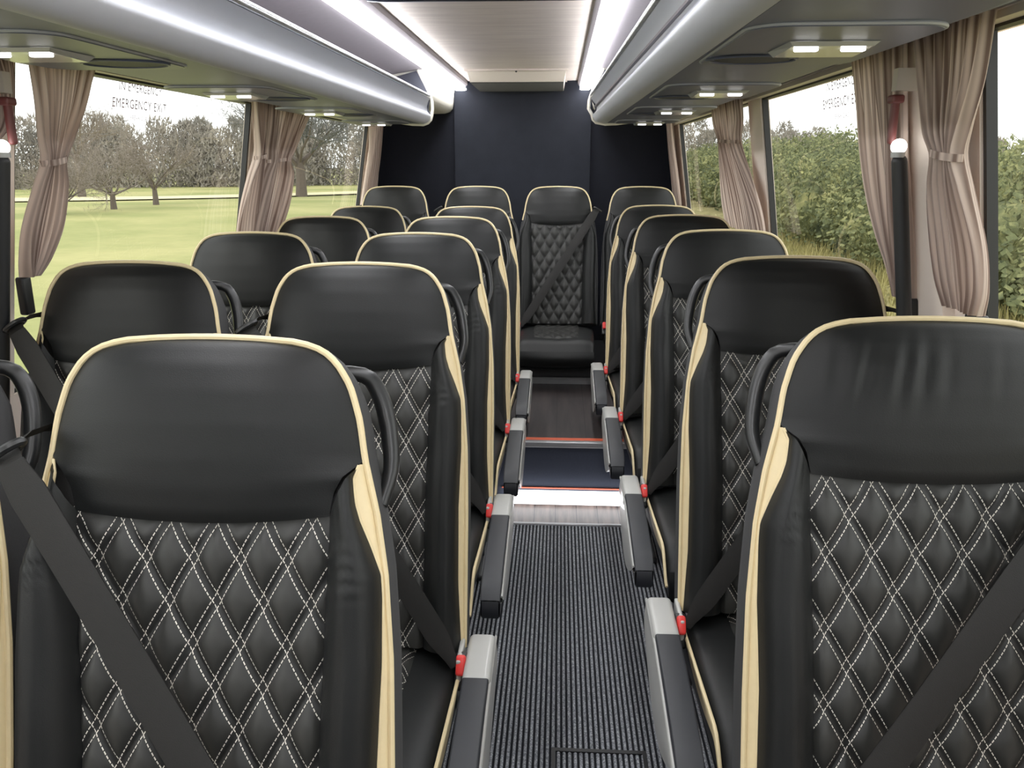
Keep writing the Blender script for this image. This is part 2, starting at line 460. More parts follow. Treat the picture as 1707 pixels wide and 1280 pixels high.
# floor: ribbed matting, timber strip, raised timber deck with carpeted riser
mb = MB()
n = int((0.95+1.40)/.00355); xs = [-1.40+i*.00355 for i in range(n+1)]
vs = []; fs = []
for x in xs:
    h = .0022*clamp(sin(2*pi*x/.0142)*1.2, -1, 1)
    vs += [(x, YF, h-.003), (x, 3.165, h-.003)]
for i in range(n): fs.append((2*i, 2*i+2, 2*i+3, 2*i+1))
mb.add(vs, fs)
tag(mb.build('floor_matting', M['mat']), kind='structure')
mb = MB(); mb.box(-1.40, .95, YF, 3.43, -.06, -.006)
tag(mb.build('floor', M['wood_low'], smooth=False), kind='structure')
mb = MB(); mb.box(-1.40, .95, 3.42, YR+.02, .0, .28)
tag(mb.build('floor_rear', M['wood_high'], smooth=False), kind='structure')
mb = MB(); mb.box(-1.30, .90, 3.408, 3.425, .0, .262)
trim_i += 1
tag(mb.build('trim_%d' % trim_i, M['risercarpet'], smooth=False), kind='structure')
# plinth below the back bench
mb = MB(); mb.box(-1.36, .92, 4.40, YR, .27, .318)
tag(mb.build('floor_plinth', M['rubber'], smooth=False), kind='structure')
mb = MB(); mb.box(-.27, .32, 4.375, 4.402, .279, .324); mb.box(-.27, .32, 4.372, 4.376, .288, .296); mb.box(-.27, .32, 4.372, 4.376, .304, .312)
tag(mb.build('plinth_edging', M['alu'], smooth=False), 'ribbed grey metal edging under the back bench at the aisle end', 'edging')
# mat threshold
mb = MB(); mb.rbox((-.0, 3.172, .0), (.62, .016, .008), .004)
tag(mb.build('threshold_strip', M['alu']), 'thin pale metal strip where ribbed matting meets timber floor', 'floor strip')
# step nosing
t = empty('step_nosing', (.055, 3.40, .262)); tag(t, 'step edge trim with orange strip above a silver lip', 'step edge')
mb = MB(); mb.rbox((0, .004, .008), (.60, .03, .026), .005); mb.build('metal_lip', M['alu'], t)
mb = MB(); mb.box(-.30, .30, .019, .052, .0165, .0205); mb.build('orange_strip', M['orange'], t, smooth=False)
# LED bar at the foot of the riser
t = empty('step_light', (.055, 3.368, 0)); tag(t, 'glowing white light bar at the foot of the aisle step', 'step light')
mb = MB(); mb.rbox((0, .0, .036), (.56, .022, .062), .008); mb.build('glowing_diffuser', M['led_floor'], t)
mb = MB(); mb.box(-.29, .29, .030, .039, .064, .069); mb.build('light_housing', M['orange'], t, smooth=False)
# thin dark outline strips on the matting
mb = MB()
for x0, x1, y0, y1 in ((0.0, .24, 1.80, 1.812), (0.0, .010, 1.3, 1.80), (.23, .24, 1.3, 1.80)):
    mb.box(x0, x1, y0, y1, -.003, .0016)
tag(mb.build('floor_outline', M['rubber'], smooth=False), 'thin black outline on the ribbed aisle matting', 'hatch')

# ------------------------------------------------------------------ luggage racks
def rack(side):
    sg = 1 if side == 'L' else -1
    def pt(dl, dr_near, dr_far, y):
        if side == 'L': return dl
        return lerp(dr_near, dr_far, (y-1.3)/2.9)
    # key x positions (world) along y
    def kx(name, y):
        L = {'rail': -.636, 'crease': -.637, 'border': -.682, 'wall': -1.10}
        Rn = {'rail': .190, 'crease': .199, 'border': .249, 'wall': .668}
        Rf = {'rail': .142, 'crease': .156, 'border': .222, 'wall': .662}
        return L[name] if side == 'L' else lerp(Rn[name], Rf[name], (y-1.3)/2.9)
    y0, y1 = YF, 4.24
    t = empty('luggage_rack', (kx('wall', 2), y0, 1.63))
    tag(t, 'grey overhead luggage rack above the '+('paired seats, over the lawn side windows' if side == 'L' else 'single seats, over the hedge side windows'), 'luggage rack')
    off = Vector((-t.location.x, -t.location.y, -t.location.z))
    def P(lst):
        def f(y):
            return [(kx(k, y)-sg*d*1.0+off.x, z+off.z) for k, d, z in lst]
        return f
    def ext(name, lst, m, closed=True, ny=4, smooth=True, a=y0, b=y1, ang=50):
        mb = MB()
        pf = P(lst)
        mb.extrude_profile(lambda yy: pf(yy-off.y), a+off.y, b+off.y, closed=closed, ny=ny, capped=closed)
        return mb.build(name, m, t, smooth=smooth, angle=ang)
    # d>0 is toward the outside wall for this side
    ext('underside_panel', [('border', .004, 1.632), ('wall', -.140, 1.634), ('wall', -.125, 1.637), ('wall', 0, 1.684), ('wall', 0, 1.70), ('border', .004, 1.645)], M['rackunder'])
    nose = [('border', .0, 1.630), ('border', -.012, 1.6305), ('crease', .016, 1.639), ('crease', .006, 1.650), ('crease', .0, 1.662), ('crease', .0, 1.672), ('crease', .004, 1.676), ('crease', .03, 1.676), ('border', .02, 1.66)]
    ext('rounded_nose', nose, M['nose'])
    band = [('crease', .006, 1.676), ('crease', .016, 1.690), ('crease', .018, 1.712), ('rail', .010, 1.738), ('rail', .004, 1.748), ('rail', .03, 1.748), ('crease', .04, 1.68)]
    ext('grey_front_band', band, M['rackband'])
    ext('metal_rail', [('rail', .006, 1.749), ('rail', .0, 1.752), ('rail', -.003, 1.759), ('rail', .0, 1.766), ('rail', .010, 1.768), ('rail', .022, 1.764), ('rail', .024, 1.752)], M['chrome'])
    ext('shelf_floor', [('rail', .02, 1.712), ('wall', .0, 1.712), ('wall', .0, 1.706), ('rail', .02, 1.706)], M['shelf'], smooth=False)
    # end divider plate inside the opening and pale edge trim
    mb = MB(); yy = y1
    pr = [('rail', .0, 1.765), ('rail', .06, 1.878), ('wall', -.1, 1.80), ('wall', 0, 1.69), ('border', 0, 1.632), ('crease', .01, 1.645), ('crease', 0, 1.67), ('crease', .012, 1.70), ('rail', .004, 1.745)]
    pts = P(pr)(yy)
    vs = [(x, yy+off.y, z) for x, z in pts]+[(x, yy+off.y+.012, z) for x, z in pts]
    nn = len(pts)
    mb.add(vs, [tuple(range(nn)), tuple(range(nn, 2*nn))[::-1]]+[(i, (i+1) % nn, nn+(i+1) % nn, nn+i) for i in range(nn)])
    mb.build('end_plate', M['dark_divider'], t, smooth=False)
    pr = [('rail', .062, 1.880), ('rail', .03, 1.82), ('rail', .004, 1.765), ('rail', -.005, 1.735), ('rail', -.007, 1.70), ('crease', -.004, 1.672), ('crease', .002, 1.650), ('crease', .016, 1.636), ('border', -.006, 1.628), ('border', .05, 1.630), ('wall', -.02, 1.678)]
    pts = P(pr)(yy)
    mb = MB(); mb.tube([(x, yy+off.y+.006, z) for x, z in pts], .008, 8); mb.build('end_edging', M['white'], t)
    return t
rack('L'); rack('R')
# pale air duct closing the corner between rack end and rear wall
for side in ('L', 'R'):
    sg = 1 if side == 'L' else -1
    X = lambda d: CX-sg*d
    mb = MB()
    mb.extrude_profile(lambda y: [(X(.415), 1.892), (X(.425), 1.80), (X(.432), 1.765), (X(.448), 1.748), (X(.48), 1.738), (X(.92), 1.73), (X(.92), 1.80), (X(.60), 1.892)], 4.256, YR-.002, closed=True, capped=True)
    tag(mb.build('air_duct', M['white']), 'pale duct box filling the ceiling corner behind the %s rack' % ('paired seat' if side == 'L' else 'single seat'), 'duct')

# ceiling light strips
for side in ('L', 'R'):
    sg = 1 if side == 'L' else -1
    X = lambda d: CX-sg*d
    t = empty('light_strip', (X(.378), YF, 1.874)); tag(t, 'long glowing white ceiling light strip beside the rack over the %s' % ('paired seats' if side == 'L' else 'single seats'), 'light strip')
    w = .036 if side == 'L' else .030
    mb = MB(); mb.extrude_profile(lambda y: [(-w, .007), (-w, -.001), (-w*.5, -.005), (w*.5, -.005), (w, -.001), (w, .007)], 0, 5.32-YF, closed=True, capped=True)
    mb.build('diffuser', M['led'], t)
    mb = MB(); mb.box(-w*.55, w*.55, 0, 5.33-YF, .0072, .02); mb.build('mounting_channel', M['nose'], t, smooth=False)

# reading light / speaker panels under the racks
def service_panel(side, yc, idx, half=.29):
    sg = 1 if side == 'L' else -1
    cx = CX-sg*.632
    def zz(x): return 1.6345
    t = empty('reading_light_panel', (cx, yc, zz(cx)))
    names = ['nearest the camera', 'second from the camera', 'third from the camera', 'farthest from the camera']
    tag(t, 'slate panel with two reading lights under the %s rack, %s' % ('paired seat' if side == 'L' else 'single seat', names[idx]), 'reading light', 'reading light panels under the %s rack' % ('paired seat' if side == 'L' else 'single seat'))
    def Z(dx): return zz(cx+dx)-zz(cx)
    y0, y1 = -.20, min(half, 4.2-yc)
    # rounded plate
    mb = MB(); pts = []
    hw = .138; r = .055
    for (px, py, a0) in ((hw-r, y1-r, 0), (-hw+r, y1-r, 90), (-hw+r, y0+r, 180), (hw-r, y0+r, 270)):
        for k in range(7):
            a = math.radians(a0+k*15); pts.append((px+r*cos(a), py+r*sin(a)))
    nn = len(pts)
    vs = [(x, y, Z(x)) for x, y in pts]+[(x*.985, y*.99, Z(x)-.007) for x, y in pts]
    mb.add(vs, [tuple(range(nn, 2*nn))]+[(i, (i+1) % nn, nn+(i+1) % nn, nn+i) for i in range(nn)])
    mb.build('mounting_panel', M['service'], t, angle=30)
    mb = MB(); mb.tube([(x*1.0, y*1.0, Z(x)-.003) for x, y in pts], .003, 6, closed=True); mb.build('panel_rim', M['rackband'], t)
    # lens
    lx = -sg*.018
    mb = MB()
    a, b = .068, .05
    zt = lambda x: Z(x)-.0075
    vs = [(lx-a, -.055, zt(lx-a)), (lx+a, -.055, zt(lx+a)), (lx+a*1.04, .075, zt(lx+a)), (lx-a*1.04, .075, zt(lx-a)),
          (lx-a*.9, -.047, zt(lx-a)-.006), (lx+a*.9, -.047, zt(lx+a)-.006), (lx+a*.95, .06, zt(lx+a)-.010), (lx-a*.95, .06, zt(lx-a)-.010)]
    mb.add(vs, [(4, 5, 6, 7), (0, 1, 5, 4), (1, 2, 6, 5), (2, 3, 7, 6), (3, 0, 4, 7)])
    ln = mb.build('lens', M['lens'], t, smooth=False)
    for dx in (-.036, .036):
        mb = MB(); z = Z(lx+dx)-.0165; mb.rbox((lx+dx, -.028, z), (.036, .013, .005), .0024)
        mb.build('lamp', M['led_chip'], ln)
    # speaker
    sx = sg*.058
    if y1 > .24:
        mb = MB(); mb.disc((sx, .17, Z(sx)-.0085), (0, 0, 1), .078, 32, .06); s = mb.build('speaker_grille', M['speaker'], t, smooth=False)
        mb = MB(); mb.tube([(sx+.078*cos(k*pi/16), .17+.06*sin(k*pi/16), Z(sx+.078*cos(k*pi/16))-.008) for k in range(32)], .003, 6, closed=True); mb.build('speaker_rim', M['service'], t)
for side in ('L', 'R'):
    for i, yc in enumerate((1.43, 2.33, 3.18, 4.10)):
        service_panel(side, yc, i)

# roof hatch and box at the rear of the ceiling
t = empty('roof_hatch', (CX, 2.12, 1.925)); tag(t, 'dark rounded roof hatch frame in the ceiling above the aisle', 'roof hatch')
mb = MB(); pts = []
for (px, py, a0) in ((.28, .40, 0), (-.28, .40, 90), (-.28, -.40, 180), (.28, -.40, 270)):
    for k in range(9):
        a = math.radians(a0+k*11.25); pts.append((px+.10*cos(a), py+.10*sin(a)))
mb.tube([(x, y, -.002) for x, y in pts], .020, 10, closed=True); mb.build('hatch_frame', M['hatch'], t)
mb = MB(); mb.add([(x*.97, y*.97, -.010) for x, y in pts], [tuple(range(len(pts)))]); mb.build('hatch_cover', M['hatch'], t, smooth=False)
t = empty('ceiling_box', (CX-.005, 4.70, 1.925)); tag(t, 'shallow beige box on the ceiling against the dark rear wall', 'ceiling box')
mb = MB()
hw = .265
mb.hexa([(-hw*.96, .04, -.058), (hw*.96, .04, -.058), (hw*.96, .63, -.058), (-hw*.96, .63, -.058)], [(-hw, .0, 0), (hw, .0, 0), (hw, .63, 0), (-hw, .63, 0)])
mb.build('box_cover', M['rail'], t, smooth=False)
mb = MB(); mb.box(-hw*.955, hw*.955, .048, .63, -.0605, -.0575); mb.build('box_underside', M['wallcarpet'], t, smooth=False)
mb = MB(); mb.box(-hw*1.04, hw*1.04, -.05, .63, -.008, .002); mb.build('box_flange', M['ceiling'], t, smooth=False)
mb = MB(); mb.sphere((0, -.025, -.010), .006, 10, 6); mb.build('round_sensor', M['black'], t)

# ------------------------------------------------------------------ curtains
def curtain(side, rows, label, pleats=9, tie=None, strap=None, depth=.016, name_group=None):
    """rows: (z, y0, y1[, inset]) from top to bottom"""
    zs = [r[0] for r in rows]
    tab0 = sorted((r[0], r[1]) for r in rows); tab1 = sorted((r[0], r[2]) for r in rows)
    ztop, zbot = rows[0][0], rows[-1][0]
    yc = (rows[0][1]+rows[0][2])/2
    t = empty('curtain', (wx(side, 1.3, .05), yc, zbot))
    tag(t, label, 'curtain')
    ox, oy, oz = t.location
    ph = random.random()*6
    full = max(r[2]-r[1] for r in rows)
    def f(u, v):
        z = lerp(ztop, zbot, v)
        a, b = smooth_interp(tab0, z), smooth_interp(tab1, z)
        uu = u+.018*sin(u*9+z*3+ph)+.012*noise.noise(Vector((u*7, z*5, ph)))
        y = lerp(a, b, clamp(uu))
        comp = clamp((b-a)/full, .15, 1)
        amp = depth*(.55+.75*(1-comp))
        d = amp*sin(u*pleats*2*pi+ph+1.2*sin(z*4+ph))+amp*.4*sin(u*pleats*3.7*pi+z*6)
        # edges wrap round
        d -= 0.0
        x = wx(side, z, .048+amp*.6+(.02 if comp < .5 else 0)*0)+(d if side == 'R' else -d)
        return (x-ox, y-oy, z-oz)
    mb = MB()
    mb.grid(f, pleats*12, 44, uvfn=lambda u, v: (u*full*3.2, v))
    mb.build('fabric', M['curtain'], t)
    if tie:
        z = tie; a, b = smooth_interp(tab0, z), smooth_interp(tab1, z)
        mb = MB()
        c = (wx(side, z, .060)-ox, (a+b)/2-oy, z-oz); ry = (b-a)/2+.003; rx = .022
        mb.grid(lambda u, v: (c[0]+rx*cos(2*pi*u), c[1]+ry*sin(2*pi*u), c[2]+(v-.5)*.013+.006*sin(2*pi*u)), 32, 3, wrapi=True, uvfn=lambda u, v: (u*.3, v))
        mb.build('tieback', M['curtain'], t)
    if strap:
        z0, y0, y1, z1 = strap
        mb = MB(); mb.rbox((wx(side, (z0+z1)/2, .05)-ox, (y0+y1)/2-oy, (z0+z1)/2-oz), (.02, y1-y0, z0-z1), .006)
        mb.build('hold_down_strap', M['black'], t)
    return t
TOPZ = 1.672
curtain('L', [(TOPZ, 1.76, 2.04), (1.58, 1.785, 1.99), (1.50, 1.80, 1.925), (1.45, 1.812, 1.885), (1.40, 1.79, 1.90), (1.31, 1.755, 1.89), (1.24, 1.75, 1.835), (1.205, 1.755, 1.785)],
        'tied brown striped curtain at the near end of the large lawn side window', 8, tie=1.452, strap=(1.205, 1.752, 1.785, 1.12), depth=.012)
curtain('L', [(TOPZ, 1.35, 1.72), (1.60, 1.50, 1.72), (1.52, 1.56, 1.70), (1.46, 1.56, 1.62), (1.38, 1.50, 1.62), (1.22, 1.48, 1.60)],
        'brown striped curtain at the left picture edge, ahead of the lawn side pillar', 8, depth=.012)
curtain('L', [(TOPZ, 3.06, 3.21), (1.58, 3.09, 3.21), (1.47, 3.12, 3.20), (1.40, 3.08, 3.21), (1.28, 3.02, 3.22), (1.17, 3.0, 3.23), (1.10, 3.02, 3.2)],
        'gathered striped curtain at the far end of the large lawn side window', 6, tie=1.47, depth=.014)
curtain('L', [(TOPZ, 3.23, 3.78), (1.58, 3.24, 3.66), (1.50, 3.24, 3.56), (1.455, 3.25, 3.50), (1.40, 3.22, 3.56), (1.28, 3.18, 3.54), (1.18, 3.16, 3.46), (1.10, 3.2, 3.36)],
        'dark gathered curtain at the near end of the rear lawn side window', 10, tie=1.458, depth=.02)
curtain('L', [(TOPZ, 4.92, 5.33), (1.5, 4.98, 5.33), (1.3, 4.97, 5.33), (1.15, 4.94, 5.33)],
        'striped curtain in the rear corner beside the lawn side window', 8, depth=.014)
curtain('R', [(TOPZ, 5.10, 5.33), (1.5, 5.08, 5.33), (1.3, 5.06, 5.33), (1.15, 5.05, 5.33)],
        'pinkish striped curtain in the rear corner beside the hedge side window', 7, depth=.014)
curtain('R', [(TOPZ, 3.19, 3.74), (1.60, 3.20, 3.72), (1.53, 3.25, 3.62), (1.48, 3.22, 3.62), (1.38, 3.10, 3.66), (1.28, 3.0, 3.68), (1.19, 2.96, 3.64)],
        'gathered pinkish curtain between the two far windows on the hedge side', 10, tie=1.528, depth=.018)
curtain('R', [(TOPZ, 1.705, 2.03), (1.58, 1.705, 2.01), (1.49, 1.705, 1.99), (1.38, 1.71, 1.945), (1.30, 1.712, 1.885), (1.24, 1.715, 1.82), (1.18, 1.722, 1.775)],
        'hanging curtain at the near end of the large hedge side window, behind the pole', 7, strap=(1.18, 1.722, 1.762, 1.09), depth=.014)
curtain('R', [(TOPZ, 1.385, 1.665), (1.58, 1.42, 1.645), (1.50, 1.47, 1.615), (1.462, 1.487, 1.578), (1.41, 1.465, 1.60), (1.31, 1.42, 1.60), (1.24, 1.415, 1.58), (1.196, 1.432, 1.54)],
        'tied beige curtain right of the black pillar strip, nearest the camera', 8, tie=1.462, strap=(1.196, 1.437, 1.49, 1.12), depth=.012)

# pillar fittings: black strip with a small round lamp, red hammer
for side, yy in (('L', 1.632), ('R', 1.672)):
    s = 'lawn' if side == 'L' else 'hedge'
    sg = 1 if side == 'L' else -1
    mb = MB()
    pts = [(wx(side, z, .088), yy, z) for z in (.9, 1.1, 1.3, 1.4, 1.45)]
    mb.tube(pts, .0145, 12); mb.sphere((wx(side, 1.45, .088), yy, 1.45), .0145)
    tag(mb.build('pillar_pole', M['rubber']), 'upright black padded pole on the %s side window pillar' % s, 'pole')
    t = empty('pillar_lamp', (wx(side, 1.478, .088), yy, 1.478)); tag(t, 'small bright round lamp topping the black pole on the %s side pillar' % s, 'lamp')
    mb = MB(); mb.sphere((0, 0, 0), .0145, 16, 10); mb.build('glowing_bulb', M['led_chip'], t)
    mb = MB(); mb.tube([(0, 0, -.02), (0, 0, -.010)], .013, 12); mb.build('lamp_collar', M['grey'], t)
    t = empty('emergency_hammer', (wx(side, 1.53, .085), yy+.028, 1.53)); tag(t, 'red emergency hammer held above the lamp on the %s side pillar' % s, 'hammer')
    mb = MB(); mb.rbox((0, 0, -.005), (.014, .018, .085), .006); mb.build('hammer_handle', M['hammer'], t)
    mb = MB(); mb.rbox((0, 0, .035), (.024, .03, .016), .005); mb.build('hammer_head', M['hammer'], t)
    mb = MB(); mb.box(-.006 if side == 'R' else -.035, .035 if side == 'R' else .006, -.012, .012, .05, .09); mb.build('holder', M['rail'], t, smooth=False)

# ------------------------------------------------------------------ coach seats
RC = .2619                      # recline
CR, SR = cos(RC), sin(RC)
ZT = 1.244
OUT = [(0, .085), (.002, .104), (.006, .122), (.012, .138), (.020, .149), (.030, .158), (.045, .168), (.060, .175), (.095, .185), (.142, .192), (.205, .207), (.275, .218), (.38, .226), (.507, .229), (.80, .230)]
WF = [(.13, 0.0), (.145, .003), (.16, .013), (.19, .017), (.21, .0155), (.24, .008), (.275, .001), (.30, .001), (.35, .004), (.43, .0085), (.50, .012), (.65, .011), (.80, .003)]
def U(t): return interp(OUT, t)
def wf(t): return interp(WF, t)
HEADW = [(0, .082), (.002, .101), (.006, .119), (.012, .135), (.020, .146), (.030, .155), (.045, .165), (.060, .172), (.095, .182), (.143, .189), (.150, .181), (.160, .169), (.178, .159), (.207, .153)]
def qw(t): return lerp(.153, .143, clamp((t-.2)/.3))
TB = .785                        # length of the backrest

def seat_meshes(side, ws, name_label, legs_z, stitch='quilt', wrinkle=False, arm=True, bench=False, handle=True):
    """one seat; side=+1: aisle toward +x.  Local origin: floor level z=0, below the top of the backrest."""
    root = empty('coach_seat')
    def bk(u, t, n):
        return (side*u*ws, -t*SR-n*CR, ZT-t*CR+n*SR)
    fl = side > 0
    # --- shell (rear and flanks)
    def shell(a, v):
        t = .006+TB*v**1.3
        D = .092*sqrt(clamp((t+.001)/.09)) if t < .09 else .092+.012*clamp((t-.1)/.5)
        w = U(t)-.001
        k = (a-.5)*2                      # -1..1 around the back
        s = 1 if k > 0 else -1; k = abs(k)
        if k > .5:                        # flank
            q = (1-k)/.5                  # 0 at the piping, 1 at back corner
            u = w+.004*sin(pi*q)-.020*sm(q, .6, 1); n = -D*q*.94
        else:
            q = k/.5; u = q*(w-.020); n = -D*(.94+.06*(1-q**4))
        return bk(s*u, t, n)
    mb = MB(); mb.grid(shell, 28, 34, flip=not fl)
    mb.grid(lambda a, v: bk((a-.5)*2*(U(.006+TB*v)-.004), .006+TB*v, -.010), 4, 20)
    mb.build('backrest_shell', M['shell'], root)
    # --- headrest
    def head(a, v):
        t0 = .207*(v**1.15); k = (a-.5)*2
        w = smooth_interp(HEADW, t0) if t0 < .14 else interp(HEADW, t0)
        t = t0+.011*(1-k*k)*sm(t0, .13, .207)+.004*(abs(k)**3)*(1-sm(t0, 0, .03))
        prof = interp([(0, .000), (.008, .013), (.03, .027), (.06, .034), (.10, .036), (.14, .034), (.17, .030), (.195, .024), (.207, .017)], t0)
        edge = interp([(0, 0), (.14, .002), (.16, .018), (.207, .015)], t0)
        n = edge+(prof-edge)*(1-abs(k)**3.2)
        if wrinkle:
            for uc, am, sl in ((-.13, .0022, .05), (-.075, .0012, .1), (.02, .003, .14), (.045, .0024, .18), (.09, .0026, .22), (-.01, .0015, .1), (.125, .0018, .15)):
                du = w*k-(uc+sl*(t0-.07)); n -= am*exp(-(du/.0065)**2)*exp(-((t0-.075)/.035)**2)
                n += am*.7*exp(-((du-.012)/.007)**2)*exp(-((t0-.075)/.035)**2)
        n += .0012*noise.noise(Vector((w*k*14, t0*14, 3.3+ws)))
        return bk(w*k, t, n)
    mb = MB(); mb.grid(head, 64 if wrinkle else 40, 40, flip=not fl); mb.build('headrest', M['leather'], root, angle=80)
    # --- quilted panel
    def quilt(a, v):
        t = lerp(.202, TB, v); k = (a-.5)*2; u = k*(qw(t)+.004)
        A = (u-QU)/QW+(t-QT)/QH; B = (u-QU)/QW-(t-QT)/QH
        da = abs((A+.5) % 1-.5)*2; db = abs((B+.5) % 1-.5)*2
        pf = (1-(1-da)**2.6)*(1-(1-db)**2.6)*sm(1-abs(k), 0, .07)*sm(t, .213, .240)
        n = .006+.010*k*k*.5+.0105*pf
        n += .003*noise.noise(Vector((u*9, t*9, 1.7)))+.004*sm(t, .55, .78)
        return bk(u, t, n)
    mb = MB(); mb.grid(quilt, 72, 130, uvfn=lambda a, v: ((a-.5)*2*(qw(lerp(.202, TB, v))+.004), lerp(.202, TB, v)), flip=not fl)
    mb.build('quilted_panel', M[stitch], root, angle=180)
    # --- side bolsters and cream inserts
    def nE(t): return .006+wf(t)*.55
    for s in (1, -1):
        def bol(a, v):
            ts = lerp(.212, .150, a**.8); t = lerp(ts, TB, v**1.1)
            u0 = qw(t)-.001; u1 = U(t)-wf(t)-.002
            u = lerp(u0, u1, a)
            full = sm(t-ts, -.01, .12)
            bump = interp([(0, .0), (.12, .020), (.3, .036), (.5, .043), (.7, .042), (.88, .032), (1, 0)], a)
            base = lerp(.008, nE(t), a)
            n = base+bump*(.45+.55*full)*(1 if a < .88 else 1)
            wr = exp(-((t-.262)/.030)**2)
            n += .0022*wr*sin(t*2*pi/.016+a*2.2+2*noise.noise(Vector((a*3, t*20, s))))*sin(pi*a)
            n += .0025*noise.noise(Vector((a*4, t*10, s*3.1)))*sin(pi*a)
            if s == side*0+1 and False: n += 0
            return bk(s*u, t, n)
        mb = MB(); mb.grid(bol, 14, 90, flip=(not fl) if s > 0 else fl)
        mb.build('side_bolster', M['leather'], root, angle=70)
        def ins(a, v):
            t = lerp(.146, TB, v); u0 = U(t)-wf(t)-.0025; u1 = U(t)-.001
            n0, n1 = nE(t), -.001
            return bk(s*lerp(u0, u1, a), t, lerp(n0, n1, a)+.003*sin(pi*a))
        mb = MB(); mb.grid(ins, 4, 60, flip=(not fl) if s > 0 else fl)
        # fine welt on the inner seam
        mb.tube([bk(s*(U(t)-wf(t)-.0025), t, nE(t)+.0005) for t in [lerp(.147, TB, i/40) for i in range(41)]], .0022, 6)
        mb.build('side_insert' if bench else 'cream_insert', M['shell' if bench else 'cream'], root)
    # --- piping right round the edge
    path = []
    ts = [TB*(1-i/46)**1.6 for i in range(46)]
    for t in ts: path.append((U(t), t))
    for k in range(1, 8): path.append((.085*(1-2*k/8), -.003*sin(pi*k/8)))
    for t in reversed(ts): path.append((-U(t), t))
    if bench:
        for sd in (1, -1):
            mb = MB(); mb.tube([bk(sd*u, t, .0015) for u, t in [(U(q), q) for q in [lerp(.20, TB, i/20) for i in range(21)]]], .004, 8); mb.build('black_piping', M['shell'], root)
        path = [q for q in path if q[1] < .20]
    mb = MB(); mb.tube([bk(u, t, .0015-.0035*(1-sm(t, 0, .03))) for u, t in path], .0041, 8); mb.build('piping', M['cream'], root)
    # --- grab handle at the aisle shoulder (on the back)
    hp = [(.120, .036, -.050), (.172, .040, -.066), (.189, .058, -.073), (.200, .086, -.073), (.208, .122, -.066), (.212, .160, -.054), (.204, .200, -.036)]
    hp2 = []
    for i in range(len(hp)*3-2):
        q = i/3; hp2.append(tuple(smooth_interp([(j, p[m]) for j, p in enumerate(hp)], q) for m in range(3)))
    if handle:
        mb = MB(); mb.tube([bk(*p) for p in hp2], lambda x: .0085+.003*sin(pi*x), 10); mb.build('grab_handle', M['black'], root)
    # --- cushion
    CB, CF = -.195, -.66
    hw = .222 if arm else .214
    CZ = .472
    def cus(a, v):
        ang = a*2*pi
        # superellipse section in x-z, lofted along y
        y = lerp(CB, CF, v)
        fr = sm(v, .80, 1.0)
        h = .06*(1-.35*fr*fr); w = hw-.012*v-.004*fr
        ca, sa = cos(ang), sin(ang); e = .42
        x = w*math.copysign(abs(ca)**e, ca); z = h*math.copysign(abs(sa)**e, sa)
        zc = CZ-.06-.012*fr-.035*fr*fr+.008*sin(pi*v)
        top = .010*exp(-((x)/.12)**2)*(-1 if z > 0 else 0)*sm(v, 0, .3)*(1-fr)
        return (side*x*ws, y, zc+z+top)
    mb = MB(); mb.grid(cus, 48, 20, wrapi=True, flip=fl)
    o0 = len(mb.v)
    mb.grid(lambda a, v: (side*ws*(hw*.93)*(a*2-1)*1.0, CF-.012*sin(pi*a)*sin(pi*v)-.010*sin(pi*v), lerp(CZ-.155+.028, CZ-.048, v)), 10, 8)
    cu = mb.build('seat_cushion', M['leather'], root, angle=80)
    def cq(a, v):
        u = (a-.5)*.26; y = lerp(CB+.01, CF+.12, v); tt = .80+v*.34
        A = (u-QU)/QW+(tt-QT)/QH; B = (u-QU)/QW-(tt-QT)/QH
        da = abs((A+.5) % 1-.5)*2; db = abs((B+.5) % 1-.5)*2
        pf = (1-(1-da)**2.6)*(1-(1-db)**2.6)
        ed = min(1, (1-abs(a-.5)*2)/.1)*min(1, (1-v)/.08+.05)
        return (side*u*ws, y, CZ-.004+.004*sin(pi*(.2+.8*v))+(.006*pf+.004)*ed)
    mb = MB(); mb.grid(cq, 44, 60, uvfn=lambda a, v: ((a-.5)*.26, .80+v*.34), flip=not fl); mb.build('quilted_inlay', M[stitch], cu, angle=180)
    for s in (() if bench else (1, -1)):
        mb = MB()
        pts = [(side*s*ws*(hw+.0025-.012*v), lerp(CB-.06, CF-.006, v), CZ-.012-.075*sm(v, .72, 1.0)**1.5) for v in [i/24 for i in range(25)]]
        mb.tube(pts, .004, 8)
        mb.grid(lambda a, v: (side*s*ws*(hw+.0035-.012*v+.001*a), lerp(CB-.06, CF, v), CZ-.012-.075*sm(v, .72, 1.0)**1.5-a*.030*sin(pi*min(1, v*1.0))), 3, 24)
        mb.build('cream_piping', M['cream'], cu)
    # --- frame
    mb = MB(); mb.rbox((0, (CB+CF)/2+.0, CZ-.135), (.36*ws, .42, .035), .012); mb.rbox((0, -.17, CZ-.075), (.34*ws, .05, .12), .012)
    mb.build('seat_frame', M['steel'], root)
    if legs_z is not None:
        for s in (1, -1):
            mb = MB(); z0 = legs_z
            top = CZ-.13
            if top-z0 > .05:
                mb.rbox((s*.13*ws, -.36, (top+z0)/2), (.035, .05, top-z0), .01)
            mb.rbox((s*.13*ws, -.36, z0+.0125), (.045, .36, .025), .01)
            mb.build('leg', M['steel'], root)
    elif bench:
        mb = MB(); mb.rbox((0, -.36, .318), (.40*ws, .50, .10), .02); mb.build('bench_base', M['shell'], root)
    # --- armrest folded down beside the cushion
    a0 = .238 if side > 0 else .257
